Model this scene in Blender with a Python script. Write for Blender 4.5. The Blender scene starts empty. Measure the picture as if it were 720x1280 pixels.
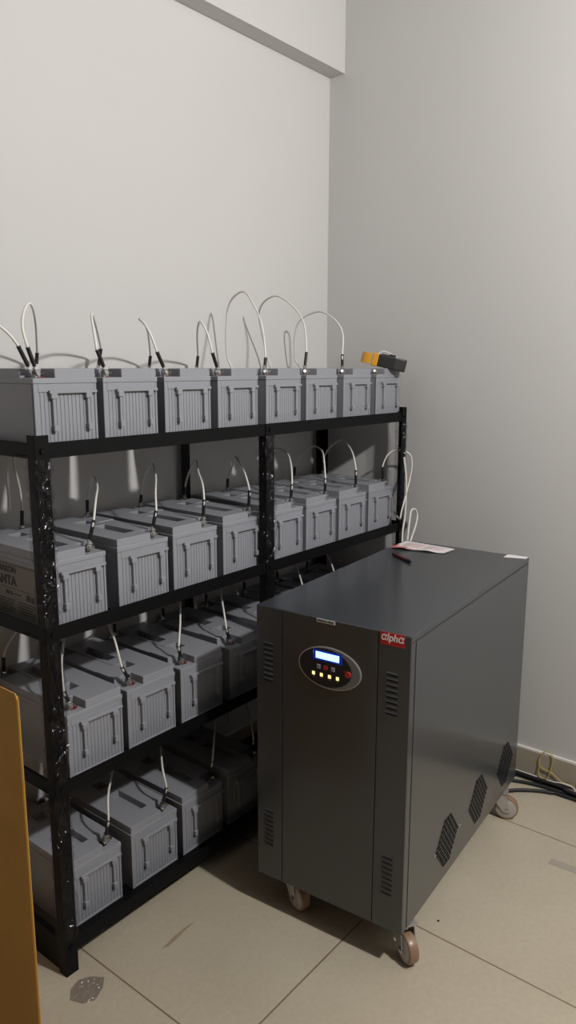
import bpy, bmesh, math, random
from mathutils import Vector, Matrix
random.seed(7)
sc = bpy.context.scene
COL = sc.collection
# ---------------------------------------------------------------- camera
cam_d = bpy.data.cameras.new('camera'); cam = bpy.data.objects.new('camera', cam_d); COL.objects.link(cam)
R_ = Vector((0.62574876, -0.7800221, 0.00200187)); U_ = Vector((0.14543862, 0.11919431, 0.98216105)); F_ = Vector((0.76634594, 0.61429491, -0.18803103))
m = Matrix((R_, U_, -F_)).transposed().to_4x4(); m.translation = Vector((-2.47400922, -1.78092484, 1.43982317))
cam.matrix_world = m
cam_d.sensor_fit = 'VERTICAL'; cam_d.sensor_height = 36.0; cam_d.lens = 946.949 / 1280 * 36.0
cam_d.clip_start = .02
sc.camera = cam
# ---------------------------------------------------------------- view, world, lights
sc.view_settings.view_transform = 'Standard'; sc.view_settings.look = 'None'
sc.view_settings.gamma = 1.0; sc.view_settings.use_curve_mapping = False
sc.view_settings.exposure = 0.0
w = bpy.data.worlds.new('world'); sc.world = w; w.use_nodes = True
w.node_tree.nodes['Background'].inputs[0].default_value = (1, .95, .9, 1); w.node_tree.nodes['Background'].inputs[1].default_value = 0.0
ld = bpy.data.lights.new('room_lamp', 'POINT'); ld.energy = 184; ld.shadow_soft_size = .06; ld.color = (1, .98, .95)
lo = bpy.data.objects.new('room_lamp', ld); COL.objects.link(lo); lo.location = (-1.14, -2.50, 2.55)

# ---------------------------------------------------------------- materials
def mat(name, col, rough=.5, metal=0., bump=0., bscale=200., var=0., vscale=8., emit=None, estr=0., spec=.5, trans=0.):
    M = bpy.data.materials.new(name); M.use_nodes = True
    nt = M.node_tree; b = nt.nodes['Principled BSDF']
    b.inputs['Base Color'].default_value = (*col, 1); b.inputs['Roughness'].default_value = rough
    b.inputs['Metallic'].default_value = metal; b.inputs['Specular IOR Level'].default_value = spec
    b.inputs['Transmission Weight'].default_value = trans
    tc = nt.nodes.new('ShaderNodeTexCoord')
    if var:
        n = nt.nodes.new('ShaderNodeTexNoise'); n.inputs['Scale'].default_value = vscale; n.inputs['Detail'].default_value = 6
        nt.links.new(tc.outputs['Object'], n.inputs['Vector'])
        r = nt.nodes.new('ShaderNodeMapRange'); r.inputs['From Min'].default_value = .3; r.inputs['From Max'].default_value = .7
        r.inputs['To Min'].default_value = 1 - var; r.inputs['To Max'].default_value = 1 + var
        nt.links.new(n.outputs['Fac'], r.inputs['Value'])
        mx = nt.nodes.new('ShaderNodeVectorMath'); mx.operation = 'SCALE'; mx.inputs[0].default_value = col
        nt.links.new(r.outputs['Result'], mx.inputs['Scale']); nt.links.new(mx.outputs[0], b.inputs['Base Color'])
    if bump:
        n = nt.nodes.new('ShaderNodeTexNoise'); n.inputs['Scale'].default_value = bscale; n.inputs['Detail'].default_value = 4
        nt.links.new(tc.outputs['Object'], n.inputs['Vector'])
        bp = nt.nodes.new('ShaderNodeBump'); bp.inputs['Strength'].default_value = bump; bp.inputs['Distance'].default_value = .002
        nt.links.new(n.outputs['Fac'], bp.inputs['Height']); nt.links.new(bp.outputs[0], b.inputs['Normal'])
    if emit:
        b.inputs['Emission Color'].default_value = (*emit, 1); b.inputs['Emission Strength'].default_value = estr
    return M

M_wall = mat('wall_paint', (.60, .59, .58), .75, bump=.15, bscale=35, var=.012, vscale=2.5)
M_wall2 = mat('far_wall_paint', (.09, .065, .055), .8)  # dark brown picked to weaken and warm light bounced from the unseen walls
M_beam = mat('beam_paint', (.60, .59, .58), .75)
M_ceil = mat('ceiling_paint', (.19, .185, .18), .8)  # unseen ceiling, darkened to cut the light it bounces down
M_skirt = mat('skirting_tile', (.40, .345, .275), .35, var=.08, vscale=12)
M_skirtedge = mat('skirting_grout', (.78, .76, .72), .6)
M_case = mat('battery_plastic', (.275, .283, .315), .5, bump=.06, bscale=400, var=.03, vscale=15)
M_lid = mat('battery_lid_plastic', (.28, .288, .32), .48, bump=.06, bscale=400)
M_steel = mat('rack_steel', (.0045, .0045, .005), .5, spec=.14)
M_bolt = mat('bolt_metal', (.6, .6, .6), .25, metal=1)
M_lead = mat('terminal_lead', (.35, .34, .33), .4, metal=.8)
M_redp = mat('red_insert', (.22, .02, .02), .4)
M_blkp = mat('black_insert', (.012, .012, .012), .4)
M_wire = mat('white_wire', (.72, .70, .66), .4)
M_boot = mat('black_sleeve', (.010, .010, .011), .45)
M_cab = mat('cabinet_powder_coat', (.023, .027, .034), .45, bump=.08, bscale=900, var=.03, vscale=60, spec=.5)
_b = M_cab.node_tree.nodes['Principled BSDF']; _b.inputs['Coat Weight'].default_value = .85; _b.inputs['Coat Roughness'].default_value = .2; _b.inputs['Coat IOR'].default_value = 1.58
M_dark = mat('slot_shade', (.004, .004, .004), .8)  # black colour gives the louver slots their shade; nothing is cut open
M_silver = mat('bezel_silver', (.55, .55, .56), .35, metal=.6)
M_panel = mat('control_overlay', (.012, .013, .02), .3)
M_panelgrey = mat('control_overlay_grey', (.17, .17, .17), .4)
M_lcd = mat('lcd_screen', (.1, .3, .9), .3, emit=(.30, .62, 1.0), estr=2.6)
M_lcdframe = mat('lcd_backlight_frame', (.005, .01, .12), .3, emit=(.0, .02, .35), estr=.5)
M_led = mat('yellow_led', (.8, .7, .2), .3, emit=(1.0, .82, .35), estr=1.1)
M_btn = mat('grey_button', (.33, .33, .36), .4)
M_btnred = mat('red_button', (.42, .02, .02), .35)
M_redlabel = mat('red_label', (.52, .012, .015), .35)
M_whitet = mat('white_lettering', (.85, .83, .83), .5)
M_sticker = mat('white_sticker', (.62, .61, .58), .5)
M_ink = mat('dark_ink', (.03, .028, .028), .6)
M_ink2 = mat('faded_ink', (.045, .035, .035), .6)
M_label = mat('printed_label_stock', (.19, .17, .145), .45)
M_pu = mat('caster_wheel_tread', (.27, .17, .105), .35, spec=.6)
M_hub = mat('caster_wheel_hub', (.44, .41, .38), .35)
M_zinc = mat('zinc_fork', (.55, .54, .52), .35, metal=.7)
M_paper = mat('paper', (.80, .76, .76), .6)
M_redprint = mat('red_print', (.62, .12, .13), .6)
M_penred = mat('pen_red', (.13, .02, .025), .3)
M_pendark = mat('pen_dark', (.01, .01, .03), .3)
M_yellow = mat('meter_yellow', (.72, .36, .03), .4)
M_meter = mat('meter_black', (.022, .022, .022), .45, bump=.2, bscale=300)
M_carton = mat('carton_board', (.47, .235, .035), .7, bump=.1, bscale=120, var=.07, vscale=9)
M_blackcable = mat('black_cable', (.015, .015, .016), .5)
M_yelwire = mat('yellow_wire', (.55, .43, .10), .4)
M_scrap = mat('clear_plastic_scrap', (.55, .50, .42), .12)
M_stain = mat('brown_stain', (.34, .26, .17), .5)
M_speck = mat('dark_speck', (.03, .025, .02), .6)
M_fan = mat('fan_hole_shade', (.002, .002, .002), .9, spec=0.)  # near-black colour stands in for the shade inside the fan holes

def floor_mat():
    M = bpy.data.materials.new('floor_tile'); M.use_nodes = True; nt = M.node_tree; L = nt.links
    b = nt.nodes['Principled BSDF']; b.inputs['Roughness'].default_value = .32
    tc = nt.nodes.new('ShaderNodeTexCoord'); sp = nt.nodes.new('ShaderNodeSeparateXYZ'); L.new(tc.outputs['Object'], sp.inputs[0])
    def math_(op, a, bb=None):
        n = nt.nodes.new('ShaderNodeMath'); n.operation = op
        for k, v in enumerate((a, bb)):
            if v is None: continue
            if isinstance(v, (int, float)): n.inputs[k].default_value = v
            else: L.new(v, n.inputs[k])
        return n.outputs[0]
    ds = []
    for ax, off in (('X', -.897), ('Y', -.829)):
        a = math_('ADD', sp.outputs[ax], -off + .3)
        a = math_('PINGPONG', math_('ADD', math_('SUBTRACT', a, .3), 60.0), .3)
        ds.append(a)
    d = math_('MINIMUM', ds[0], ds[1])
    mr = nt.nodes.new('ShaderNodeMapRange'); mr.inputs['From Min'].default_value = .0010; mr.inputs['From Max'].default_value = .0028
    L.new(d, mr.inputs['Value'])
    def noise(s, det=5, rough=.6):
        n = nt.nodes.new('ShaderNodeTexNoise'); n.inputs['Scale'].default_value = s; n.inputs['Detail'].default_value = det; n.inputs['Roughness'].default_value = rough
        L.new(tc.outputs['Object'], n.inputs['Vector']); return n.outputs['Fac']
    cr = nt.nodes.new('ShaderNodeValToRGB'); cr.color_ramp.elements[0].position = .3; cr.color_ramp.elements[1].position = .7
    cr.color_ramp.elements[0].color = (.46, .40, .305, 1); cr.color_ramp.elements[1].color = (.51, .45, .35, 1)
    L.new(noise(3.5), cr.inputs[0])
    cr2 = nt.nodes.new('ShaderNodeValToRGB'); cr2.color_ramp.elements[0].position = .35; cr2.color_ramp.elements[1].position = .65
    cr2.color_ramp.elements[0].color = (.95, .95, .95, 1); cr2.color_ramp.elements[1].color = (1.03, 1.03, 1.03, 1)
    L.new(noise(70, 3), cr2.inputs[0])
    mu = nt.nodes.new('ShaderNodeMix'); mu.data_type = 'RGBA'; mu.blend_type = 'MULTIPLY'; mu.inputs[0].default_value = 1
    L.new(cr.outputs[0], mu.inputs[6]); L.new(cr2.outputs[0], mu.inputs[7])
    mg = nt.nodes.new('ShaderNodeMix'); mg.data_type = 'RGBA'
    L.new(mr.outputs[0], mg.inputs[0]); mg.inputs[6].default_value = (.19, .13, .08, 1); L.new(mu.outputs[2], mg.inputs[7])
    L.new(mg.outputs[2], b.inputs['Base Color'])
    bp = nt.nodes.new('ShaderNodeBump'); bp.inputs['Strength'].default_value = .5; bp.inputs['Distance'].default_value = .001
    L.new(mr.outputs[0], bp.inputs['Height']); L.new(bp.outputs[0], b.inputs['Normal'])
    return M
M_floor = floor_mat()

def wrap_mat():
    M = bpy.data.materials.new('stretch_film'); M.use_nodes = True; nt = M.node_tree; L = nt.links
    b = nt.nodes['Principled BSDF']; out = nt.nodes['Material Output']
    b.inputs['Base Color'].default_value = (.10, .098, .10, 1); b.inputs['Roughness'].default_value = .10
    b.inputs['Specular IOR Level'].default_value = .9
    tc = nt.nodes.new('ShaderNodeTexCoord')
    mp = nt.nodes.new('ShaderNodeMapping'); mp.inputs['Scale'].default_value = (1.2, 1.2, .6); mp.inputs['Rotation'].default_value = (.4, .5, .3)
    L.new(tc.outputs['Object'], mp.inputs[0])
    n = nt.nodes.new('ShaderNodeTexNoise'); n.inputs['Scale'].default_value = 26; n.inputs['Detail'].default_value = 2.5; n.inputs['Distortion'].default_value = 1.2
    L.new(mp.outputs[0], n.inputs['Vector'])
    bp = nt.nodes.new('ShaderNodeBump'); bp.inputs['Strength'].default_value = 1.; bp.inputs['Distance'].default_value = .03
    L.new(n.outputs['Fac'], bp.inputs['Height']); L.new(bp.outputs[0], b.inputs['Normal'])
    tr = nt.nodes.new('ShaderNodeBsdfTransparent'); tr.inputs[0].default_value = (.82, .81, .82, 1)
    gl = nt.nodes.new('ShaderNodeBsdfGlossy'); gl.inputs['Color'].default_value = (.028, .028, .030, 1); gl.inputs['Roughness'].default_value = .16
    L.new(bp.outputs[0], gl.inputs['Normal']); ad = nt.nodes.new('ShaderNodeAddShader')
    L.new(tr.outputs[0], ad.inputs[0]); L.new(gl.outputs[0], ad.inputs[1])
    L.new(ad.outputs[0], out.inputs[0])
    return M
M_wrap = wrap_mat()

# ---------------------------------------------------------------- mesh helpers
def bx(bm, x0, x1, y0, y1, z0, z1):
    v = [bm.verts.new((x, y, z)) for z in (z0, z1) for y in (y0, y1) for x in (x0, x1)]
    for f in ((0, 2, 3, 1), (4, 5, 7, 6), (0, 1, 5, 4), (2, 6, 7, 3), (0, 4, 6, 2), (1, 3, 7, 5)):
        bm.faces.new([v[i] for i in f])
    return v
def prism(bm, pts, fn, t0, t1):
    """pts: 2D outline; fn(a,b,t)->xyz"""
    A = [bm.verts.new(fn(a, b, t0)) for a, b in pts]; B = [bm.verts.new(fn(a, b, t1)) for a, b in pts]
    n = len(pts); bm.faces.new(A); bm.faces.new(list(reversed(B)))
    for i in range(n): bm.faces.new((A[i], B[i], B[(i + 1) % n], A[(i + 1) % n]))
def cyl(bm, c, axis, r, h, n=24, r2=None):
    axis = Vector(axis).normalized(); q = axis.to_track_quat('Z', 'Y').to_matrix(); c = Vector(c)
    r2 = r if r2 is None else r2
    A = [bm.verts.new(c + q @ Vector((r * math.cos(2 * math.pi * i / n), r * math.sin(2 * math.pi * i / n), -h / 2))) for i in range(n)]
    B = [bm.verts.new(c + q @ Vector((r2 * math.cos(2 * math.pi * i / n), r2 * math.sin(2 * math.pi * i / n), h / 2))) for i in range(n)]
    bm.faces.new(list(reversed(A))); bm.faces.new(B)
    for i in range(n): bm.faces.new((A[i], A[(i + 1) % n], B[(i + 1) % n], B[i]))
def lathe(bm, c, axis, prof, n=32):
    axis = Vector(axis).normalized(); q = axis.to_track_quat('Z', 'Y').to_matrix(); c = Vector(c)
    rings = []
    for r, h in prof:
        rings.append([bm.verts.new(c + q @ Vector((r * math.cos(2 * math.pi * i / n), r * math.sin(2 * math.pi * i / n), h))) for i in range(n)])
    for a, b in zip(rings, rings[1:]):
        for i in range(n): bm.faces.new((a[i], a[(i + 1) % n], b[(i + 1) % n], b[i]))
    bm.faces.new(list(reversed(rings[0]))); bm.faces.new(rings[-1])
def smooth_path(pts, k=8):
    P = [Vector(p) for p in pts]; P = [P[0] * 2 - P[1]] + P + [P[-1] * 2 - P[-2]]; out = []
    for i in range(1, len(P) - 2):
        a, b, c, d = P[i - 1:i + 3]
        for j in range(k):
            t = j / k
            out.append(.5 * ((2 * b) + (c - a) * t + (2 * a - 5 * b + 4 * c - d) * t * t + (3 * b - 3 * c + d - a) * t ** 3))
    out.append(P[-2]); return out
def tube(bm, pts, r, n=10, k=8, smooth=True):
    P = smooth_path(pts, k) if smooth else [Vector(p) for p in pts]
    rings = []; up = None
    for i, p in enumerate(P):
        t = (P[min(i + 1, len(P) - 1)] - P[max(i - 1, 0)]).normalized()
        if up is None: up = t.orthogonal().normalized()
        up = (up - t * up.dot(t)).normalized(); s = t.cross(up)
        rings.append([bm.verts.new(p + r * (math.cos(2 * math.pi * j / n) * up + math.sin(2 * math.pi * j / n) * s)) for j in range(n)])
    for a, b in zip(rings, rings[1:]):
        for i in range(n): bm.faces.new((a[i], a[(i + 1) % n], b[(i + 1) % n], b[i]))
    bm.faces.new(list(reversed(rings[0]))); bm.faces.new(rings[-1])
def obj(name, bm, M, parent=None, bevel=0, smooth=False, seg=2):
    bmesh.ops.recalc_face_normals(bm, faces=bm.faces)
    me = bpy.data.meshes.new(name); bm.to_mesh(me); bm.free(); me.materials.append(M)
    if smooth:
        for p in me.polygons: p.use_smooth = True
        me.set_sharp_from_angle(angle=math.radians(40))
    o = bpy.data.objects.new(name, me); COL.objects.link(o)
    if parent: o.parent = parent
    if bevel:
        bv = o.modifiers.new('bevel', 'BEVEL'); bv.width = bevel; bv.segments = seg; bv.limit_method = 'ANGLE'
    return o
def B(): return bmesh.new()
def boxobj(name, dims, M, parent=None, bevel=0):
    b = B(); bx(b, *dims); return obj(name, b, M, parent, bevel)
def struct(name, dims, M):
    o = boxobj(name, dims, M); o['kind'] = 'structure'; return o
def tag(o, label, cat, group=None):
    o['label'] = label; o['category'] = cat
    if group: o['group'] = group
    return o
def thing(name, label, cat, loc=(0, 0, 0), rz=0, group=None):
    o = bpy.data.objects.new(name, None); COL.objects.link(o); o.empty_display_size = .05
    o.location = loc; o.rotation_euler = (0, 0, rz); return tag(o, label, cat, group)
def dup(root, loc, rz, label, group=None):
    r = root.copy(); COL.objects.link(r); r.location = loc; r.rotation_euler = (0, 0, rz); r['label'] = label
    if group: r['group'] = group
    for ch in list(root.children):
        c = ch.copy(); COL.objects.link(c); c.parent = r
        for g in list(ch.children):
            d = g.copy(); COL.objects.link(d); d.parent = c
    return r
def text_bm(bm, s, size, fn, depth=.0006, align='LEFT', shear=0., space=1., sx=1., bold=0.):
    """adds flat extruded lettering; fn(u, v, t) -> xyz"""
    cu = bpy.data.curves.new('lettering', 'FONT'); cu.body = s; cu.size = size; cu.align_x = align; cu.shear = shear
    cu.space_character = space; cu.extrude = depth / 2; cu.offset = bold
    o = bpy.data.objects.new('lettering', cu); COL.objects.link(o)
    dg = bpy.context.evaluated_depsgraph_get(); dg.update()
    me = bpy.data.meshes.new_from_object(o.evaluated_get(dg))
    vs = [bm.verts.new(fn(v.co.x * sx, v.co.y, v.co.z)) for v in me.vertices]
    for p in me.polygons:
        try: bm.faces.new([vs[i] for i in p.vertices])
        except ValueError: pass
    bpy.data.objects.remove(o); bpy.data.curves.remove(cu); bpy.data.meshes.remove(me)

# ---------------------------------------------------------------- room
WX, WY, CZ = .010, .015, 3.0
X0, Y0 = -6.0, -7.0
struct('floor', (X0, WX, Y0, WY, -.05, 0), M_floor)
struct('ceiling', (X0, WX, Y0, WY, CZ, CZ + .05), M_ceil)
struct('wall_back', (X0 - .1, WX + .1, WY, WY + .1, -.05, CZ + .05), M_wall)
struct('wall_right', (WX, WX + .1, Y0 - .1, WY, -.05, CZ + .05), M_wall)
struct('wall_left', (X0 - .1, X0, Y0 - .1, WY, -.05, CZ + .05), M_wall2)
struct('wall_front', (X0, WX, Y0 - .1, Y0, -.05, CZ + .05), M_wall2)
struct('trim_1', (X0, WX, -.052, WY, 2.492, CZ), M_beam)
struct('baseboard_right', (.001, WX, Y0, WY, 0, .104), M_skirt)
struct('trim_2', (.0005, WX, Y0, WY, .104, .1115), M_skirtedge)
struct('baseboard_back', (X0, .001, .006, WY, 0, .104), M_skirt)
struct('trim_3', (X0, .0005, .0055, WY, .104, .1115), M_skirtedge)

# ---------------------------------------------------------------- rack
BASE = [1.2555, .850, .4755, .0655]           # what the batteries of each shelf stand on, top shelf first
FX0, FX1, FY, RY = -1.576, -.0455, -.3855, -.006
rack = thing('battery_rack', 'black slotted-angle steel rack with four shelves of grey batteries, posts wrapped in clear film', 'rack', (-.81, -.2, 0))
def P(o): o.location = Vector(o.location) - Vector((-.81, -.2, 0)); return o
FL = .030; T = .003
def post(x0, x1, y0, y1, cx, cy, ztop, legs=True):
    b = B()
    # cx, cy = which side the corner is on
    yy = (y0, y0 + T) if cy < 0 else (y1 - T, y1)
    bx(b, x0, x1, *yy, 0, ztop)
    if legs:
        xx = (x0, x0 + T) if cx < 0 else (x1 - T, x1)
        if cy < 0: bx(b, *xx, y0 + T, y1, 0, ztop)
        else: bx(b, *xx, y0, y1 - T, 0, ztop)
    return P(obj('post', b, M_steel, rack, .0006))
post(FX0, FX0 + FL + .004, FY, FY + FL, -1, -1, 1.298)
post(FX1 - FL, FX1, FY, FY + FL, 1, -1, 1.298)
post(-.833, -.797, FY, FY + .028, -1, -1, 1.280)
post(FX0, FX0 + FL, RY - FL, RY + .003, -1, 1, 1.28, True)
post(FX1 - FL - .004, FX1, RY - FL, RY + .003, 1, 1, 1.28, True)
post(-.803, -.768, RY - .006, RY + .003, -1, 1, 1.275, False)
for z in BASE:
    lo_, hi_ = z - .008, z + .026
    b = B(); bx(b, FX0 + T, FX1 - T, FY + T, FY + 2 * T, lo_, hi_); bx(b, FX0 + T, FX1 - T, FY + 2 * T, FY + .085, z - .003, z); P(obj('front_beam', b, M_steel, rack, .0005))
    b = B(); bx(b, FX0 + T, FX1 - T, RY - .003, RY - .0005, z - .035, z); bx(b, FX0 + T, FX1 - T, RY - .085, RY - .003, z - .003, z); P(obj('rear_beam', b, M_steel, rack, .0005))
    for sx, cx in ((FX0, 1), (FX1, -1)):
        zl = lo_ if z > .1 else .004
        b = B(); a0 = sx + cx * T; a1 = sx + cx * 2 * T
        bx(b, min(a0, a1), max(a0, a1), FY + 2 * T, RY - .004, zl, hi_)
        a2 = sx + cx * .035; bx(b, min(a1, a2), max(a1, a2), FY + .085, RY - .085, z - .003, z)
        P(obj('side_beam', b, M_steel, rack, .0005))
    b = B(); bx(b, -.825, -.795, FY + .085, RY - .085, z - .003, z - .0005); P(obj('cross_brace', b, M_steel, rack))
# stretch film round the front posts
def film(x0, x1, y0, y1, z0, z1, seed):
    rnd = random.Random(seed); b = B(); rings = []; nz = int((z1 - z0) / .009)
    base = []
    for i in range(6): base.append((x0 + (x1 - x0) * i / 6, y0))
    for i in range(6): base.append((x1, y0 + (y1 - y0) * i / 6))
    for i in range(6): base.append((x1 - (x1 - x0) * i / 6, y1))
    for i in range(6): base.append((x0, y1 - (y1 - y0) * i / 6))
    off = [0] * 24
    for k in range(nz + 1):
        off = [max(-.0012, min(.006, o * .55 + rnd.uniform(-.0026, .0042))) for o in off]
        cx, cy = (x0 + x1) / 2, (y0 + y1) / 2
        ring = []
        for (x, y), o in zip(base, off):
            d = Vector((x - cx, y - cy)).normalized()
            ring.append(b.verts.new((x + d.x * o, y + d.y * o, z0 + (z1 - z0) * k / nz)))
        rings.append(ring)
    for a, c in zip(rings, rings[1:]):
        for i in range(24): b.faces.new((a[i], a[(i + 1) % 24], c[(i + 1) % 24], c[i]))
    o = obj('plastic_wrap', b, M_wrap, rack); o['label'] = 'crumpled clear stretch film'
    return P(o)
for (z0, z1) in ((.092, .466), (.503, .841), (.878, 1.246)):
    film(FX0 - .002, FX0 + FL + .006, FY - .002, FY + .033 - .004, z0, z1, int(z0 * 1000))
    film(FX1 - FL - .002, FX1 + .002, FY - .002, FY + .026, z0, z1, int(z0 * 1000) + 5)
    film(-.835, -.795, FY - .002, FY + .026, z0, z1, int(z0 * 1000) + 9)
for (x, zz_) in [(FX0 + .017, z + .009) for z in BASE] + [(FX1 - .015, z + .009) for z in BASE] + [(-.815, z + .009) for z in BASE]:
    b = B(); cyl(b, (x, FY - .002, zz_), (0, -1, 0), .0065, .004, 6); P(obj('bolt', b, M_steel, rack))

# ---------------------------------------------------------------- battery
W, LB = .164, .340
def heightfield(b, xs, ys, H, zb):
    nx, ny = len(xs) - 1, len(ys) - 1
    g = lambda i, j: H[j][i] if 0 <= i < nx and 0 <= j < ny else zb
    cache = {}
    def V(i, j, z):
        k = (i, j, round(z, 6))
        if k not in cache: cache[k] = b.verts.new((xs[i], ys[j], z))
        return cache[k]
    for j in range(ny):
        for i in range(nx):
            h = g(i, j)
            if h <= zb: continue
            b.faces.new((V(i, j, h), V(i + 1, j, h), V(i + 1, j + 1, h), V(i, j + 1, h)))
            for (di, dj, p, q) in ((-1, 0, (i, j), (i, j + 1)), (1, 0, (i + 1, j + 1), (i + 1, j)), (0, -1, (i + 1, j), (i, j)), (0, 1, (i, j + 1), (i + 1, j + 1))):
                h2 = g(i + di, j + dj)
                if h2 < h: b.faces.new((V(*p, h), V(*q, h), V(*q, h2), V(*p, h2)))
def battery_meshes():
    hw, hl = W / 2, LB / 2
    b = B()
    bx(b, -hw + .001, hw - .001, -hl + .0036, hl - .0036, 0, .148)
    for s in (-1, 1):
        def yb(a, c): return (s * a, s * c) if s > 0 else (s * a, s * c)
        def fb(x0, x1, d0, d1, z0, z1):      # d measured outward from the end face at hl
            ya, yc = s * (hl + d0), s * (hl + d1); X0_, X1_ = (x0, x1) if s < 0 else (-x1, -x0)
            bx(b, X0_, X1_, min(ya, yc), max(ya, yc), z0, z1)
        fb(-hw + .001, -hw + .012, -.008, -.001, 0, .148)      # corner strips
        fb(hw - .007, hw - .001, -.008, -.001, 0, .148)
        fb(-hw + .012, hw - .007, -.008, -.001, .130, .148)    # upper band
        fb(-hw + .012, hw - .007, -.008, -.0012, 0, .006)      # foot
        x = -hw + .0165
        while x < hw - .012:                                   # ribs
            fb(x, x + .0064, -.008, -.0022, .004, .134); x += .0100
        fb(-hw + .036, hw - .004, -.003, .006, .127, .134)     # grip ledge
    case = (b, M_case)
    b = B()
    bx(b, -hw, hw, -hl, hl, .1482, .160)
    lip = b
    b = B()
    e = .0025
    xs = [-hw + e, -.018, .018, hw - .056, hw - .0275, hw - e]
    ys = [-hl + e, -hl + .052, -hl + .175, -hl + .215, -hl + .255, hl - .052, hl - e]
    t, n_, gr, lo2 = .1800, .160, .1605, .1775
    H = [[t, t, t, n_, n_],
         [t, gr, t, lo2, lo2],
         [t, t, t, lo2, lo2],
         [t, gr, t, t, t],
         [t, t, t, t, t],
         [t, t, t, n_, n_]]
    heightfield(b, xs, [y for y in ys], [r_ for r_ in H], .160)
    return case, lip, b
case_, lip_, block_ = battery_meshes()
HW, HL = W / 2, LB / 2
bat = thing('battery', 'x', 'battery', (0, 0, 0), 0, 'grey ribbed batteries on the rack')
obj('case', case_[0], M_case, bat, .0009, seg=1)
obj('lid', lip_, M_lid, bat, .0015)
lid2 = obj('lid_block', block_, M_lid, bat, .0022)
b = B()
for s in (-1, 1):
    for xc in (-.036, .054):
        pass
def bracket(xc, s):
    b = B(); x = xc if s < 0 else -xc
    def q(x0, x1, d0, d1, z0, z1):
        ya, yc = s * (HL + d0), s * (HL + d1); bx(b, x + x0, x + x1, min(ya, yc), max(ya, yc), z0, z1)
    q(-.0035, .0035, -.004, .006, .050, .124); q(-.008, .008, -.004, .0085, .116, .128); q(-.0052, .0052, -.004, .0095, .046, .060)
    return obj('rope_bracket', b, M_lid, bat, .0009, seg=1)
for s in (-1, 1):
    for xc in (-.036, .054): bracket(xc, s)
def terminal(s):
    # both terminals sit in notches on the +x side; s=-1 front, +1 rear
    x, y = HW - .027, s * (HL - .029)
    b = B(); cyl(b, (x - .010, y - s * .002, .1612), (0, 0, 1), .0125, .0016, 20)
    ins = obj('terminal_seat', b, M_blkp if s < 0 else M_redp, bat, .0005)
    ins['label'] = 'black terminal seat' if s < 0 else 'red terminal seat'
    b = B(); bx(b, x - .008, x + .006, y - .006, y + .006, .1602, .1755); cyl(b, (x - .001, y, .1765), (0, 0, 1), .0062, .004, 6)
    cyl(b, (x - .001, y + s * .007, .169), (0, 1, 0), .0055, .006, 6)
    t = obj('terminal', b, M_lead, bat, .0006); t['label'] = 'lead terminal post with bolt'
    b = B(); cyl(b, (x + .008, y + s * .006, .1715), (.6, s * .8, .15), .0045, .010, 6); cyl(b, (x - .010, y + s * .009, .1705), (-.4, s * .9, .2), .0035, .012, 6)
    obj('bolt', b, M_bolt, t)
terminal(-1); terminal(1)
ROWN = ['top shelf', 'second shelf', 'third shelf', 'bottom shelf']
ORD = ['first', 'second', 'third', 'fourth', 'fifth', 'sixth', 'seventh', 'eighth']
RX = [[-1.387, -1.205, -1.020, -.828, -.632, -.441, -.237, -.043],
      [-1.378, -1.182, -.999, -.811, -.612, -.429, -.246, -.064],
      [-1.347, -1.167, -.985, -.791, -.600, -.415, -.230, -.060],
      [-1.360, -1.163, -.980, -.791]]
FYR = [-.355, -.350, -.348, -.336]
EXTRA = {(0, 0): 'grey ribbed battery at the left end of the top shelf, beside the bare post top',
         (0, 7): 'grey ribbed battery at the right end of the top shelf, under the clamp meter body',
         (0, 6): 'grey ribbed battery on the top shelf, just left of the one under the clamp meter',
         (1, 0): 'grey battery with black printing on its side, left end of the second shelf',
         (1, 7): 'grey ribbed battery at the right end of the second shelf, by the looped white cable',
         (2, 0): 'grey ribbed battery at the left end of the third shelf, beside the flattened carton',
         (3, 0): 'grey ribbed battery at the left end of the bottom shelf, nearest the floor and carton'}
first = True; batteries = {}
for r_, xs in enumerate(RX):
    rot = math.pi if r_ in (0, 2) else 0
    for i, xr in enumerate(xs):
        lab = EXTRA.get((r_, i), 'grey ribbed battery on the %s of the rack, %s from the left' % (ROWN[r_], ORD[i]))
        jit = random.uniform(-.006, .006) * .5
        loc = (xr - HW, FYR[r_] + HL + abs(jit), BASE[r_])
        if first: bat.location = loc; bat.rotation_euler = (0, 0, rot); bat['label'] = lab; o = bat; first = False
        else: o = dup(bat, loc, rot + jit * .6, lab)
        batteries[(r_, i)] = o
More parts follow.
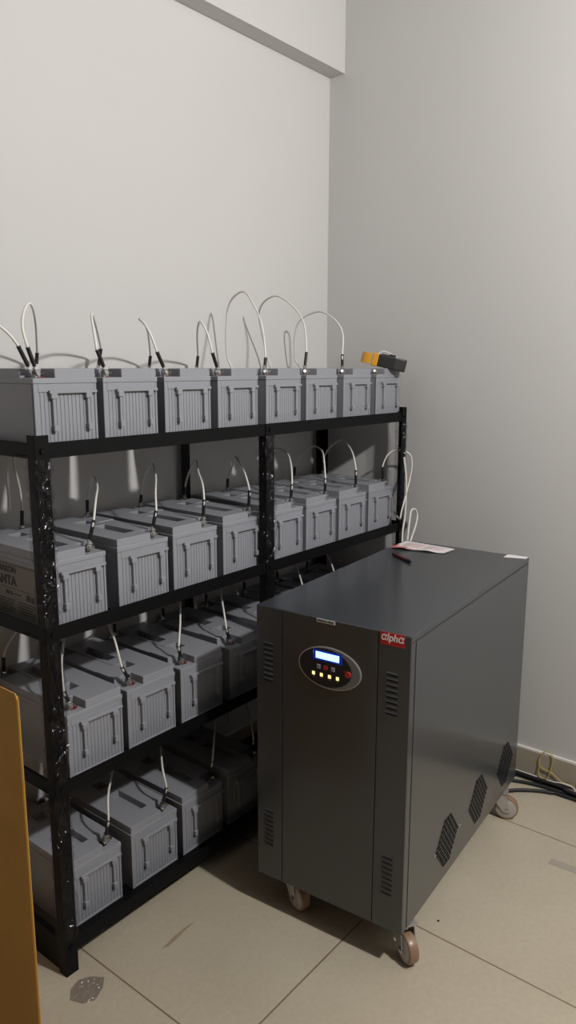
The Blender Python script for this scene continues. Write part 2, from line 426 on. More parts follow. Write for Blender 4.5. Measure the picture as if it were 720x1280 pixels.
# printed side label on the end battery of the second shelf (and of the bottom shelf)
def side_print(root, s_label):
    x = -HW + .001
    b = B(); prism(b, [(-.145, .012), (.145, .012), (.145, .140), (-.145, .140)], lambda a, c, t: (x - t, a, c), -.0002, .0004)
    lp = obj('printed_label', b, M_label, root); lp['label'] = s_label
    fn = lambda u, v, t: (x - .0008 + t, -u, v)
    b = B()
    text_bm(b, 'AMARON', .0205, lambda u, v, t: fn(u + .046, v + .1165, t), align='RIGHT', bold=.0007)
    text_bm(b, 'QUANTA', .0310, lambda u, v, t: fn(u + .045, v + .086, t), align='RIGHT', bold=.0012)
    # warning strip: arrows, pictograms and small print
    for (u0, u1, v0, v1) in [(-.02, .110, .0775, .0787), (.030, .062, .064, .0665), (.000, .014, .062, .071), (.085, .100, .058, .072), (.104, .116, .056, .070),
                             (.018, .026, .062, .070), (.128, .136, .056, .070), (-.10, -.03, .060, .0625), (-.10, -.05, .066, .068)]:
        prism(b, [(u0, v0), (u1, v0), (u1, v1), (u0, v1)], lambda a, c, t: fn(a, c, t), -.0002, .0004)
    for k in range(5):
        for (u0, u1) in ((-.12, -.045), (-.03, .035), (.05, .118)):
            v0 = .048 - k * .0065
            prism(b, [(u0, v0), (u1 - .006 * (k % 3), v0), (u1 - .006 * (k % 3), v0 + .0022), (u0, v0 + .0022)], lambda a, c, t: fn(a, c, t), -.0002, .0003)
    prism(b, [(-.14, .135), (.14, .135), (.14, .1365), (-.14, .1365)], lambda a, c, t: fn(a, c, t), -.0002, .0004)
    obj('lettering', b, M_ink2, lp)
side_print(batteries[(1, 0)], 'printed label with black lettering')

# ---------------------------------------------------------------- jumper cables
ARC = {0: [
[[-1.54, -0.325, 1.48], [-1.543, -0.315, 1.523], [-1.525, -0.3, 1.56], [-1.487, -0.265, 1.574], [-1.409, -0.16, 1.544], [-1.337, -0.05, 1.474]],
[[-1.361, -0.325, 1.478], [-1.358, -0.315, 1.509], [-1.352, -0.3, 1.545], [-1.325, -0.265, 1.561], [-1.236, -0.16, 1.546], [-1.137, -0.05, 1.488]],
[[-1.179, -0.325, 1.476], [-1.187, -0.315, 1.514], [-1.194, -0.3, 1.543], [-1.181, -0.265, 1.557], [-1.065, -0.16, 1.539], [-0.96, -0.05, 1.471]],
[[-0.983, -0.325, 1.477], [-0.988, -0.315, 1.521], [-0.991, -0.3, 1.55], [-0.971, -0.265, 1.559], [-0.876, -0.16, 1.532], [-0.766, -0.05, 1.473]],
[[-.763,-.325,1.466],[-.748,-.3,1.551],[-.714,-.24,1.617],[-.678,-.16,1.667],[-.648,-.07,1.624],[-.620,-.035,1.487]],
[[-.568,-.325,1.485],[-.549,-.3,1.571],[-.529,-.24,1.628],[-.524,-.16,1.665],[-.496,-.07,1.62],[-.418,-.035,1.49]],
[[-.373,-.325,1.481],[-.339,-.3,1.555],[-.315,-.24,1.605],[-.294,-.16,1.628],[-.287,-.07,1.59],[-.260,-.035,1.478]]],
1: [
[[-1.392,-.325,1.084],[-1.365,-.3,1.125],[-1.313,-.24,1.146],[-1.263,-.16,1.157],[-1.208,-.07,1.121],[-1.195,-.035,1.073]],
[[-1.198,-.325,1.078],[-1.176,-.3,1.121],[-1.121,-.24,1.151],[-1.063,-.16,1.171],[-1.017,-.07,1.119],[-1.0,-.035,1.062]],
[[-1.025,-.325,1.084],[-1.005,-.3,1.121],[-.961,-.24,1.145],[-.891,-.16,1.164],[-.835,-.07,1.115],[-.82,-.035,1.064]],
[[-.838,-.325,1.086],[-.83,-.3,1.133],[-.789,-.24,1.159],[-.719,-.16,1.158],[-.640,-.07,1.108],[-.622,-.035,1.068]],
[[-.638,-.325,1.08],[-.611,-.3,1.134],[-.556,-.24,1.163],[-.506,-.16,1.168],[-.450,-.07,1.124],[-.435,-.035,1.067]],
[[-.461,-.325,1.079],[-.435,-.3,1.135],[-.367,-.24,1.157],[-.307,-.16,1.162],[-.262,-.07,1.124],[-.256,-.035,1.072]],
[[-.279,-.325,1.087],[-.263,-.3,1.14],[-.211,-.24,1.167],[-.136,-.16,1.173],[-.090,-.07,1.128],[-.078,-.035,1.073]]],
2: [
[[-1.500,-.325,.690],[-1.485,-.3,.745],[-1.436,-.24,.770],[-1.379,-.16,.754],[-1.319,-.07,.720],[-1.304,-.035,.690]],
[[-1.328,-.325,.696],[-1.325,-.3,.754],[-1.295,-.24,.774],[-1.235,-.16,.762],[-1.145,-.07,.721],[-1.12,-.035,.690]],
[[-1.132,-.325,.694],[-1.102,-.3,.742],[-1.044,-.24,.785],[-.979,-.16,.766],[-.938,-.07,.72],[-.928,-.035,.690]],
[[-.944,-.325,.692],[-.927,-.3,.731],[-.877,-.24,.764],[-.805,-.16,.762],[-.745,-.07,.719],[-.735,-.035,.690]]],
3: [
[[-1.390,-.325,.300],[-1.369,-.3,.348],[-1.307,-.24,.367],[-1.242,-.16,.351],[-1.205,-.07,.311],[-1.190,-.035,.282]],
[[-1.192,-.325,.300],[-1.182,-.3,.344],[-1.134,-.24,.367],[-1.07,-.16,.354],[-1.021,-.07,.314],[-1.005,-.035,.282]],
[[-1.011,-.325,.300],[-.976,-.3,.352],[-.907,-.24,.371],[-.852,-.16,.350],[-.825,-.07,.313],[-.818,-.035,.282]]]}
for i in (4, 5, 6):
    dx = RX[2][i] - RX[2][3]; ARC[2].append([[x + dx, y, z] for x, y, z in ARC[2][3]])
def lerp(a, b_, t): return [a[k] + (b_[k] - a[k]) * t for k in range(3)]
def cable(label, A, Bp, pts, group='white jumper cables between batteries', rw=.0029, rb=.0047, name='battery_cable', bootA=True, bootB=True):
    """A/Bp: terminal feet; pts[0]/pts[-1]: tops of the black sleeves"""
    root = thing(name, label, 'cable', A, 0, group)
    off = Vector(A); sh = lambda L_: [Vector(p) - off for p in L_]
    b = B(); tube(b, sh([lerp(A, pts[0], .5)] + pts + [lerp(Bp, pts[-1], .5 if bootB else 0.)]), rw); obj('wire', b, M_wire, root, smooth=True)
    for (foot, top, on) in ((A, pts[0], bootA), (Bp, pts[-1], bootB)):
        if not on: continue
        b = B(); tube(b, sh([lerp(foot, top, .12), lerp(foot, top, .55), top]), rb, 12); obj('sleeve', b, M_boot, root, smooth=True)
        b = B(); f = Vector(foot) - off; bx(b, f.x - .007, f.x + .007, f.y - .006, f.y + .006, f.z - .001, f.z + .001)
        bx(b, f.x - .004, f.x + .004, f.y - .004, f.y + .004, f.z, f.z + .010); obj('lug', b, M_bolt, root)
    return root
def term(r_, i, front):
    rot = r_ in (0, 2); xr = RX[r_][i]
    x = (xr - W + .027) if rot else (xr - .027)
    return [x, FYR[r_] + (.029 if front else LB - .029), BASE[r_] + .1792]
for r_, L_ in ARC.items():
    for i, pts in enumerate(L_):
        j = i + 1
        A = term(r_, i, True); C_ = term(r_, min(j, len(RX[r_]) - 1), False)
        if r_ == 0 and i in (4, 5, 6): lab = ['tallest white cable arch above the top shelf, on the fifth battery from the left','tall rounded white cable arch on the top shelf, sixth battery from the left','lower wide white cable arch on the top shelf, seventh battery from the left'][i-4]
        else: lab = 'short white jumper cable rising from the %s battery from the left on the %s' % (ORD[i], ROWN[r_])
        C_[0] = C_[0] * .35 + pts[-1][0] * .65
        cable(lab, A, C_, pts, bootB=not (r_ == 0 and i > 3))
A = term(3, 3, True); cable('short white jumper cable on the bottom shelf, dimly seen next to the grey cabinet', A, [-.66, -.06, .20], [[-.828,-.325,.293],[-.81,-.3,.332],[-.762,-.24,.350],[-.70,-.16,.33],[-.665,-.07,.27],[-.66,-.06,.22]], bootB=False)
# link cables at the left end
A = term(0, 0, True); A[0] -= .012; A[1] += .004
cable('white cable leaving the first top-shelf battery over the left end of the rack', A, [-1.80, -.25, .9], [[-1.560,-.322,1.482],[-1.59,-.32,1.515],[-1.65,-.31,1.553],[-1.73,-.30,1.54],[-1.79,-.28,1.40],[-1.80,-.25,1.0]], None, bootB=False)
A = term(1, 0, False)
cable('white link cable rising at the back of the first second-shelf battery beside the left post', A, [-1.40, -.012, 1.24], [[A[0], -.045, 1.075], [A[0] + .004, -.035, 1.13], [A[0], -.022, 1.19], [-1.40, -.018, 1.235]], None, bootB=False)
A = term(2, 0, False)
cable('thin white link cable at the back of the first third-shelf battery, seen above the carton', A, [-1.40, -.10, .83], [[A[0] - .002, -.045, .70], [A[0] + .012, -.05, .735], [A[0] + .05, -.07, .79], [-1.41, -.09, .825]], None, bootB=False)
# right end: loop out of the last second-shelf battery and the long drop behind the cabinet
A = term(1, 7, True)
cable('white cable looping out of the last second-shelf battery and round the right rack post', A, [-.018, -.33, .90],
      [[-.100,-.322,1.080],[-.085,-.335,1.125],[-.062,-.36,1.142],[-.035,-.395,1.128],[-.030,-.405,1.09],[-.045,-.405,1.03],[-.075,-.41,.985],[-.105,-.412,.93],[-.12,-.412,.90]], None, bootB=False)
b = B(); tube(b, [(-.080,-.400,1.12),(-.078,-.410,1.037),(-.080,-.412,.919),(-.105,-.418,.85),(-.132,-.434,.784),(-.135,-.44,.70),(-.13,-.44,.60)], .0036)
tag(obj('output_cable', b, M_wire, smooth=True), 'long white cable hanging straight down the right rack post behind the cabinet', 'cable')
b = B(); tube(b, [(-.148,-.455,.70),(-.140,-.455,.785),(-.122,-.45,.85),(-.094,-.44,.905),(-.070,-.432,.927),(-.040,-.430,.925),(-.026,-.432,.900),(-.050,-.44,.868),(-.100,-.45,.825),(-.142,-.458,.785),(-.150,-.46,.70)], .0036)
tag(obj('looped_cable', b, M_wire, smooth=True), 'small closed loop of white cable standing above the rear corner of the cabinet', 'cable')

# ---------------------------------------------------------------- UPS cabinet
ups = thing('ups_cabinet', 'large dark grey power cabinet on casters with an oval control panel', 'ups', (-.645, -.755, 0), math.radians(4.8))
ups['category'] = 'power cabinet'
x0, x1, y0, y1, z0, z1 = -.4315, .4400, -.2070, .2190, .098, .852
b = B(); bx(b, x0 + .004, x1, y0 + .0004, y1 - .0004, z0, z1 - .0165); obj('body', b, M_cab, ups, .001)
b = B(); bx(b, x0 + .0015, x1 + .001, y0, y1, z1 - .0155, z1); obj('top_cover', b, M_cab, ups, .0015)
def louvers(b, ya, yb_, za, zb_):
    for k in range(8):
        z = za + (zb_ - za) * k / 7
        prism(b, [(ya, z - .0022), (yb_, z - .0030), (yb_, z + .0012), (ya, z + .0022)], lambda a, c, t: (x0 - t, a, c), -.001, .0006)
def louver_hood(b, ya, yb_, za, zb_):
    for k in range(8):
        z = za + (zb_ - za) * k / 7 + .0035
        prism(b, [(0, 0), (.0028, 0), (0, .0035)], lambda a, c, t: (x0 - a, t, z + c), min(ya, yb_), max(ya, yb_))
for (ya, yb_, dz) in ((y0 + .0005, -.1265, 0), (.1415, y1 - .0005, 0)):
    b = B(); bx(b, x0, x0 + .004, ya, yb_, z0 + .001, z1 - .001)
    pn = obj('side_strip', b, M_cab, ups, .0008)
    s0, s1 = (-.149, -.177) if ya < 0 else (.1965, .168)
    for (za, zb_) in ((.7525, .6575), (.290, .195)):
        b = B(); louvers(b, s0, s1, za, zb_); l = obj('louver_slots', b, M_dark, pn)
        b = B(); louver_hood(b, s0, s1, za, zb_); obj('louver_hoods', b, M_cab, pn)
boxobj('front_door', (x0, x0 + .004, -.1245, .1395, z0 + .001, z1 - .001), M_cab, ups, .0008)
boxobj('side_panel', (x0 + .026, x1 - .012, y0 - .0010, y0 + .0003, z0 + .006, z1 - .0185), M_cab, ups, .0006)
boxobj('side_panel', (x0 + .026, x1 - .012, y1 - .002, y1 + .0005, z0 + .006, z1 - .0185), M_cab, ups, .0006)
# control panel
cy, cz, ry, rz = .0025, .7312, .0868, .0525
def ell(ry_, rz_, n=64, cy_=cy, cz_=cz): return [(cy_ + ry_ * math.cos(2 * math.pi * i / n), cz_ + rz_ * math.sin(2 * math.pi * i / n)) for i in range(n)]
FR = lambda a, c, t: (x0 - t, a, c)
b = B(); prism(b, ell(ry, rz), FR, -.0002, .0030); cp = obj('control_panel', b, M_silver, ups); cp['label'] = 'oval silver-rimmed control panel'
b = B(); prism(b, ell(ry - .0024, rz - .0024), FR, .0028, .0034); obj('overlay', b, M_panelgrey, cp)
b = B(); prism(b, ell(ry - .014, rz - .0045, cy_=cy + .0105), FR, .0030, .0038); obj('overlay', b, M_panel, cp)
b = B(); prism(b, [(.048, .7475), (-.034, .7475), (-.034, .7735), (.048, .7735)], FR, .0036, .0041); obj('lcd_frame', b, M_lcdframe, cp, .0)
b = B(); prism(b, [(.0392, .7520), (-.0255, .7520), (-.0255, .7685), (.0392, .7685)], FR, .0040, .0046); obj('lcd_screen', b, M_lcd, cp)
b = B(); prism(b, [(.0475, .762), (.0455, .762), (.0455, .768), (.0475, .768)], FR, .0040, .0045); obj('indicator_mark', b, M_btn, cp)
for (yc, M_, nm, w_) in ((.0308, M_btn, 'button', .0048), (.0115, M_btnred, 'red_window', .0055), (-.0090, M_btn, 'button', .0048)):
    b = B(); prism(b, [(yc + w_, .7262), (yc - w_, .7262), (yc - w_, .7368), (yc + w_, .7368)], FR, .0036, .0056); o = obj(nm, b, M_, cp, .0008)
    if nm == 'button':
        b = B(); prism(b, [(yc + .002, .7305), (yc - .002, .7305), (yc - .002, .7325), (yc + .002, .7325)], FR, .0055, .0060); obj('button_mark', b, M_ink, o)
for yc in (.0454, .0231, .0004, -.0217):
    b = B(); prism(b, [(yc + .0038, .7070), (yc - .0038, .7070), (yc - .0038, .7155), (yc + .0038, .7155)], FR, .0036, .0046); obj('indicator_light', b, M_led, cp)
    b = B(); prism(b, [(yc + .003, .702), (yc - .003, .702), (yc - .003, .7032), (yc + .003, .7032)], FR, .0036, .0040); obj('caption_mark', b, M_btn, cp)
b = B(); cyl(b, (x0 - .0055, -.0510, .7285), (1, 0, 0), .0078, .005, 24); obj('red_button', b, M_btnred, cp, .001, True)
b = B(); prism(b, [(-.0385, .7330), (-.0425, .7330), (-.0425, .7355), (-.0385, .7355)], FR, .0036, .0042); obj('caption_mark', b, M_btnred, cp)
# name plate and stickers
b = B(); prism(b, [(-.1305, .8225), (-.1905, .8225), (-.1905, .8525), (-.1305, .8525)], FR, -.0001, .0010); np_ = obj('name_plate', b, M_redlabel, ups); np_['label'] = 'red name plate with white lettering'
b = B(); text_bm(b, '\u03b1lph\u03b1', .0245, lambda u, v, t: (x0 - .0013 + t, -.1605 - u, .8335 + v), align='CENTER', shear=.15, sx=.92, bold=.0004); obj('lettering', b, M_whitet, np_)
b = B(); prism(b, [(.0400, .8415), (-.0110, .8415), (-.0110, .8505), (.0400, .8505)], FR, -.0001, .0010); st = obj('sticker', b, M_sticker, ups); st['label'] = 'small white sticker with dark print'
b = B(); rnd = random.Random(3); u = .0375
while u > -.008:
    wd = rnd.uniform(.0016, .0032)
    if not (.0095 < u < .0135): prism(b, [(u, .8437), (u - wd, .8437), (u - wd, .8483), (u, .8483)], FR, .0009, .0013)
    u -= wd + .0009
obj('lettering', b, M_ink, st)
# fan grilles: honeycomb plates over black hexes painted as hole shade, right side panel
def grille(xc, zc):
    yf = y0 - .0010; cw, chh = .0170, .0116
    def inside(a, c): return abs(c) < .069 and abs(a) < .070 - max(0, abs(c) - .018) * .85
    outline = [(-.070, .018), (-.070, -.018), (-.0255, -.069), (.0255, -.069), (.070, -.018), (.070, .018), (.0255, .069), (-.0255, .069)]
    b = B(); row = -8; cells = []
    for row in range(-8, 9):
        for c in range(-7, 8):
            a, cc = c * cw + (cw / 2 if row % 2 else 0), row * chh * .9
            if inside(a, cc): cells.append((a, cc))
    bb = B()
    for a, cc in cells:
        hexo = [(a + cw / 2 * .96 * math.cos(math.radians(30 + 60 * k)) * 1.0, cc + chh / 2 * .96 * math.sin(math.radians(30 + 60 * k)) * 1.1) for k in range(6)]
        prism(bb, [(p + xc, q + zc) for p, q in hexo], lambda A_, C__, t: (A_, yf - t, C__), -.001, .0004)
    g = obj('fan_grille', bb, M_fan, ups); g['label'] = 'eight-sided patch of honeycomb fan perforations'
    b = B()
    for a, cc in cells:
        o_ = [(a + xc + cw / 2 * 1.14 * math.cos(math.radians(30 + 60 * k)), cc + zc + chh / 2 * 1.16 * math.sin(math.radians(30 + 60 * k))) for k in range(6)]
        i_ = [(a + xc + cw / 2 * .98 * math.cos(math.radians(30 + 60 * k)), cc + zc + chh / 2 * .98 * math.sin(math.radians(30 + 60 * k))) for k in range(6)]
        O0 = [b.verts.new((p, yf - .0016, q)) for p, q in o_]; I0 = [b.verts.new((p, yf - .0016, q)) for p, q in i_]; I1 = [b.verts.new((p, yf - .0003, q)) for p, q in i_]
        for k in range(6):
            l = (k + 1) % 6; b.faces.new((O0[k], O0[l], I0[l], I0[k])); b.faces.new((I0[k], I0[l], I1[l], I1[k]))
    obj('grille_web', b, M_cab, g)
for xc in (-.1630, .0715, .3110): grille(xc, .204)
for (xc, zc) in ((-.2450, .2050), (-.0740, .1985)):
    b = B(); lathe(b, (xc, y0 - .0015, zc), (0, -1, 0), [(.0038, 0), (.0036, .0012), (.002, .0022)], 16); obj('screw', b, M_bolt, ups, smooth=True)
b = B(); bx(b, x1 - .0005, x1 + .0015, y0 + .03, y1 - .03, z0 + .05, z1 - .05); obj('rear_panel', b, M_cab, ups)
# casters
def caster(x, y, ang, label):
    root = bpy.data.objects.new('caster', None); COL.objects.link(root); root.parent = ups; root.location = (x, y, 0); root.rotation_euler = (0, 0, ang); root['label'] = label
    r = .0375; ox = -.026
    b = B(); lathe(b, (ox, 0, r), (0, 1, 0), [(r - .006, -.0135), (r - .0015, -.012), (r, -.0085), (r, .0085), (r - .0015, .012), (r - .006, .0135)], 40); obj('tread', b, M_pu, root, smooth=True)
    b = B(); lathe(b, (ox, 0, r), (0, 1, 0), [(.012, -.0165), (.022, -.0160), (r - .006, -.0138), (r - .006, .0138), (.022, .0160), (.012, .0165)], 40); obj('hub', b, M_hub, root, smooth=True)
    b = B()
    for s in (-1, 1):
        prism(b, [(ox - .011, r - .010), (ox + .010, r - .010), (.022, .078), (.022, .090), (-.020, .090), (-.026, .080)], lambda a, c, t: (a, s * t, c), .0180, .0202)
    bx(b, -.020, .022, -.0202, .0202, .088, .0905)
    obj('fork', b, M_zinc, root, .0006)
    b = B(); cyl(b, (0, 0, .0935), (0, 0, 1), .019, .004, 24); bx(b, -.030, .030, -.026, .026, .0955, .098); obj('mounting_plate', b, M_zinc, root)
    b = B(); cyl(b, (ox, 0, r), (0, 1, 0), .0045, .048, 6); cyl(b, (ox, 0, r), (0, 1, 0), .0085, .0425, 20); obj('axle_bolt', b, M_bolt, root)
    return root
caster(-.375, -.184, math.radians(60 - 4.8), 'swivel caster under the front right corner')
caster(-.374, .141, math.radians(72 - 4.8), 'swivel caster under the front left corner')
caster(.338, -.186, math.radians(108), 'swivel caster under the rear right corner')
caster(.392, .165, math.radians(170), 'swivel caster under the rear left corner')
ca, sa = math.cos(math.radians(4.8)), math.sin(math.radians(4.8))
def uw(x, y, z): return (-.645 + ca * x - sa * y, -.755 + sa * x + ca * y, z)
# things lying on the cabinet
zt = z1 + .0003
t = thing('paper_sheet', 'white printed sheet with red lettering lying at the back corner of the cabinet top', 'paper', uw(.365, .118, zt), math.radians(4.8))
b = B(); O_ = Vector((.365, .118))
nx_ = 14
def sheet(pts4, z_of, t0):
    b = B(); G = []
    for i in range(nx_ + 1):
        row = []
        for j in range(6):
            u_, v_ = i / nx_, j / 5
            p = (Vector(pts4[0]) * (1 - u_) + Vector(pts4[3]) * u_) * (1 - v_) + (Vector(pts4[1]) * (1 - u_) + Vector(pts4[2]) * u_) * v_
            row.append((p.x - O_.x, p.y - O_.y, z_of(u_, v_)))
        G.append(row)
    for dz in (0, .0004):
        Vv = [[b.verts.new((a, c, d + dz)) for a, c, d in row] for row in G]
        for i in range(nx_):
            for j in range(5): b.faces.new((Vv[i][j], Vv[i + 1][j], Vv[i + 1][j + 1], Vv[i][j + 1]))
    return b
pz = lambda u_, v_: .0006 + .0035 * math.sin(u_ * 7) ** 2 * (1 - v_) + .002 * (1 - u_)
obj('sheet', sheet([(.300, .210), (.420, .208), (.408, .026), (.330, .032)], pz, 0), M_paper, t)
b = B()
for k, (u0, u1, v0, v1) in enumerate([(.01, .16, .04, .9), (.17, .42, .03, .16), (.45, .60, .04, .09), (.18, .33, .25, .29), (.36, .62, .25, .28), (.66, .90, .22, .25), (.2, .5, .45, .48), (.55, .85, .45, .48), (.2, .6, .65, .68), (.64, .80, .65, .68)]):
    q4 = [(.300, .210), (.420, .208), (.408, .026), (.330, .032)]
    def at(u_, v_):
        p = (Vector(q4[0]) * (1 - u_) + Vector(q4[3]) * u_) * (1 - v_) + (Vector(q4[1]) * (1 - u_) + Vector(q4[2]) * u_) * v_
        return b.verts.new((p.x - O_.x, p.y - O_.y, pz(u_, v_) + .0008))
    n = 6
    A0 = [at(u0 + (u1 - u0) * i / n, v0) for i in range(n + 1)]; A1 = [at(u0 + (u1 - u0) * i / n, v1) for i in range(n + 1)]
    if k == 0 : pass
    for i in range(n): b.faces.new((A0[i], A0[i + 1], A1[i + 1], A1[i]))
# keep only a red band along the near edge
b.free(); b = B()
def patch(u0, u1, v0, v1, n=8):
    A0, A1 = [], []
    q4 = [(.300, .210), (.420, .208), (.408, .026), (.330, .032)]
    for i in range(n + 1):
        for (L__, v_) in ((A0, v0), (A1, v1)):
            u_ = u0 + (u1 - u0) * i / n
            p = (Vector(q4[0]) * (1 - u_) + Vector(q4[3]) * u_) * (1 - v_) + (Vector(q4[1]) * (1 - u_) + Vector(q4[2]) * u_) * v_
            L__.append(b.verts.new((p.x - O_.x, p.y - O_.y, pz(u_, v_) + .0009)))
    for i in range(n): b.faces.new((A0[i], A0[i + 1], A1[i + 1], A1[i]))
patch(.0, .06, .0, .45, 3); patch(.06, .30, .0, .16); patch(.32, .52, .02, .09)
for v_ in (.30, .42, .54, .66, .78): patch(.12, .46, v_, v_ + .025); patch(.52, .86, v_, v_ + .02)
obj('red_lettering', b, M_redprint, t)
t = thing('pen', 'dark red pen with a dark cap lying on the cabinet top', 'pen', uw(.190, .114, zt + .0050), math.radians(4.8))
d = Vector((.222 - .1586, .1608 - .0677, 0)); L2 = d.length / 2; d.normalize()
b = B(); lathe(b, -d * L2 * .55, d, [(.0042, 0), (.0048, .004), (.0048, L2 * 1.25), (.0046, L2 * 1.3)], 16); obj('barrel', b, M_penred, t, smooth=True)
b = B(); lathe(b, -d * L2, d, [(.0015, 0), (.0040, .006), (.0050, .010), (.0050, L2 * .45)], 16); obj('cap', b, M_pendark, t, smooth=True)
b = B(); lathe(b, d * L2 * .75, d, [(.0047, 0), (.0045, L2 * .22), (.003, L2 * .25)], 16); obj('end_plug', b, M_pendark, t, smooth=True)
t = thing('adhesive_note', 'small blank white paper stuck at the far right corner of the cabinet top', 'paper', uw(.418, -.176, zt), math.radians(4.8))
b = B(); prism(b, [(-.0235, .036), (.018, .036), (.020, -.030), (-.004, -.028)], lambda a, c, t_: (a, c, t_), .0, .0008); obj('sheet', b, M_paper, t)

# ---------------------------------------------------------------- clamp meter on the top row
t = thing('clamp_meter', 'black and yellow clamp meter lying across the last batteries of the top shelf', 'meter', (-.126, -.312, BASE[0] + .1815))
yaw = math.radians(-58)
t.rotation_euler = (0, math.radians(13), yaw); t.scale = (.84, .95, 1.1)
body = B()
prism(body, [(-.012, -.026), (.060, -.030), (.105, -.024), (.110, 0), (.105, .024), (.060, .030), (-.012, .026)], lambda a, c, z: (a, c, z), .004, .044)
obj('body', body, M_meter, t, .004)
b = B(); prism(b, [(.0, -.021), (.055, -.023), (.055, .023), (.0, .021)], lambda a, c, z: (a, c, z), .0435, .0465); obj('face_plate', b, M_meter, t, .001)
b = B(); cyl(b, (.045, 0, .0480), (0, 0, 1), .014, .005, 24); obj('dial', b, M_blkp, t, .001)
b = B(); prism(b, [(-.036, -.030), (-.011, -.033), (-.011, .033), (-.036, .030)], lambda a, c, z: (a, c, z), .002, .045); obj('shoulder', b, M_yellow, t, .004)
b = B()
for s in (-1, 1):
    pts = []
    for k in range(9):
        a = math.radians(90 * k / 8); pts.append((-.040 - .042 * math.sin(a), s * (.032 * math.cos(a))))
    inn = [(-.040 - .028 * math.sin(math.radians(90 * k / 8)), s * (.018 * math.cos(math.radians(90 * k / 8)))) for k in range(8, -1, -1)]
    prism(b, pts + inn, lambda a, c, z: (a, c + s * .0005, z), .006, .040)
obj('jaw', b, M_yellow, t, .0015)
b = B(); tube(b, [(-.02, .02, .036), (.0, .035, .055), (.04, .045, .052), (.08, .03, .040), (.10, .01, .034)], .0018); obj('wrist_strap', b, M_wire, t, smooth=True)

# ---------------------------------------------------------------- flattened carton leaning against the rack end
t = thing('flattened_carton', 'flattened orange-brown cardboard carton standing upright at the left end of the rack', 'carton', (-1.790, -.617, 0))
b = B()
prism(b, [(0, .0), (.46, .0), (.46, .868), (.004, .868), (0, .858)], lambda a, c, t_: (t_, a, c), -.003, .0)
obj('panel', b, M_carton, t, .001)
b = B(); prism(b, [(.003, .002), (.46, .002), (.46, .862), (.003, .862)], lambda a, c, t_: (t_, a, c), .0004, .0032); obj('panel', b, M_carton, t, .001)
b = B(); tube(b, [(0, .0005, .003), (.0, .0005, 0.858)], .0022, 8, 1, False); obj('fold', b, M_carton, t)

# ---------------------------------------------------------------- cables and bits on the floor
gfl = 'black cables along the right skirting'
def fl(name, label, pts, r, M_, cat='cable', group=None):
    b = B(); tube(b, pts, r, 10); return tag(obj(name, b, M_, smooth=True), label, cat, group)
fl('floor_cable', 'black cable on the floor tight against the right skirting tile', [(-.030, -.20, .006), (-.022, -.60, .0065), (-.016, -.85, .0065), (-.013, -1.0, .0065), (-.014, -1.2, .0065), (-.013, -1.8, .0065)], .0062, M_blackcable)
fl('floor_cable', 'black cable on the floor, middle one of the three running past the skirting', [(-.10, -.60, .006), (-.085, -.80, .0065), (-.045, -.92, .0065), (-.030, -1.05, .0065), (-.030, -1.3, .0065), (-.03, -1.8, .0065)], .0062, M_blackcable)
fl('floor_cable', 'black cable curving out on the floor from under the cabinet, outermost from the skirting', [(-.24, -.76, .006), (-.16, -.86, .0065), (-.100, -.922, .0065), (-.058, -1.0, .0065), (-.048, -1.10, .0065), (-.046, -1.8, .0065)], .0062, M_blackcable)
fl('floor_cable', 'black cable resting on top of the others at the frame edge by the skirting', [(-.02, -.85, .019), (-.020, -.95, .019), (-.022, -1.03, .0195), (-.038, -1.12, .0195), (-.035, -1.8, .0195)], .0060, M_blackcable)
fl('white_floor_cable', 'thin white cable lying along the foot of the right skirting', [(-.005, -.80, .016), (-.006, -.90, .018), (-.006, -.98, .018), (-.008, -1.02, .026), (-.014, -1.06, .028), (-.03, -1.075, .027)], .0030, M_wire)
fl('yellow_wire', 'yellow wire loop standing against the skirting tile beside the cabinet', [(-.006, -1.062, .030), (-.006, -1.02, .030), (-.006, -.985, .050), (-.006, -.945, .060), (-.005, -.937, .088), (-.004, -.952, .118), (-.004, -.972, .122), (-.006, -.985, .105), (-.008, -.980, .060), (-.010, -.972, .030), (-.012, -.955, .024), (-.010, -.940, .034), (-.006, -.938, .060)], .0018, M_yelwire, 'wire')
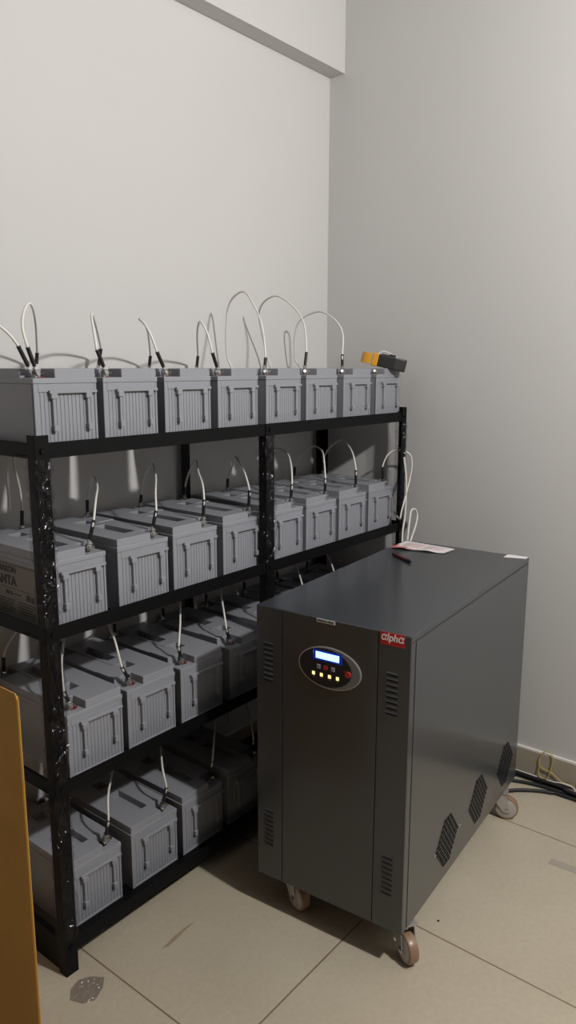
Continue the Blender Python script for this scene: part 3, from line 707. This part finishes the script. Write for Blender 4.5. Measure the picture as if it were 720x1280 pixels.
# torn clear plastic by the post foot
rnd = random.Random(5)
b = B(); rings = []
G = [(-1.608, -.425), (-1.590, -.402), (-1.560, -.392), (-1.532, -.402), (-1.517, -.432), (-1.540, -.452), (-1.570, -.468), (-1.596, -.455)]
G = [(x - .004, y - .022) for x, y in G]
cx_, cy_ = sum(p[0] for p in G) / 8, sum(p[1] for p in G) / 8
for f_ in (1, .66, .33):
    rings.append([b.verts.new((cx_ + (x - cx_) * f_ + rnd.uniform(-.003, .003), cy_ + (y - cy_) * f_ + rnd.uniform(-.003, .003), .0008 if f_ == 1 else rnd.uniform(.001, .012))) for x, y in G])
c0 = b.verts.new((cx_, cy_, .003))
for a, c in zip(rings, rings[1:]):
    for i in range(8): b.faces.new((a[i], a[(i + 1) % 8], c[(i + 1) % 8], c[i]))
for i in range(8): b.faces.new((rings[-1][i], rings[-1][(i + 1) % 8], c0))
M_film = wrap_mat(); M_film.name = 'loose_film'
M_film.node_tree.nodes['Principled BSDF'].inputs['Base Color'].default_value = (.40, .36, .29, 1)
sc_o = obj('plastic_scrap', b, M_film); sd = sc_o.modifiers.new('solid', 'SOLIDIFY'); sd.thickness = .0003
tag(sc_o, 'crumpled scrap of clear plastic film on the floor by the left post foot', 'plastic scrap')
def blot(name, label, pts, M_, cat='stain'):
    b = B(); prism(b, pts, lambda a, c, t_: (a, c, t_), .0, .0006); return tag(obj(name, b, M_), label, cat)
blot('stain', 'thin brown smear on the floor tile in front of the bottom shelf', [(-1.372, -.492), (-1.35, -.490), (-1.32, -.484), (-1.28, -.484), (-1.245, -.488), (-1.29, -.492), (-1.325, -.497), (-1.355, -.499)], M_stain)
blot('speck', 'tiny dark speck on the floor beside the front right caster', [(-.845 + .004 * math.cos(a), -.988 + .0035 * math.sin(a)) for a in [k * math.pi / 4 for k in range(8)]], M_speck, 'speck')
blot('tape_residue', 'grey strip of tape residue on the floor at the right edge of the photo', [(-.428, -1.128), (-.398, -1.128), (-.392, -1.25), (-.420, -1.25)], mat('tape_grey', (.36, .32, .265), .5), 'tape')
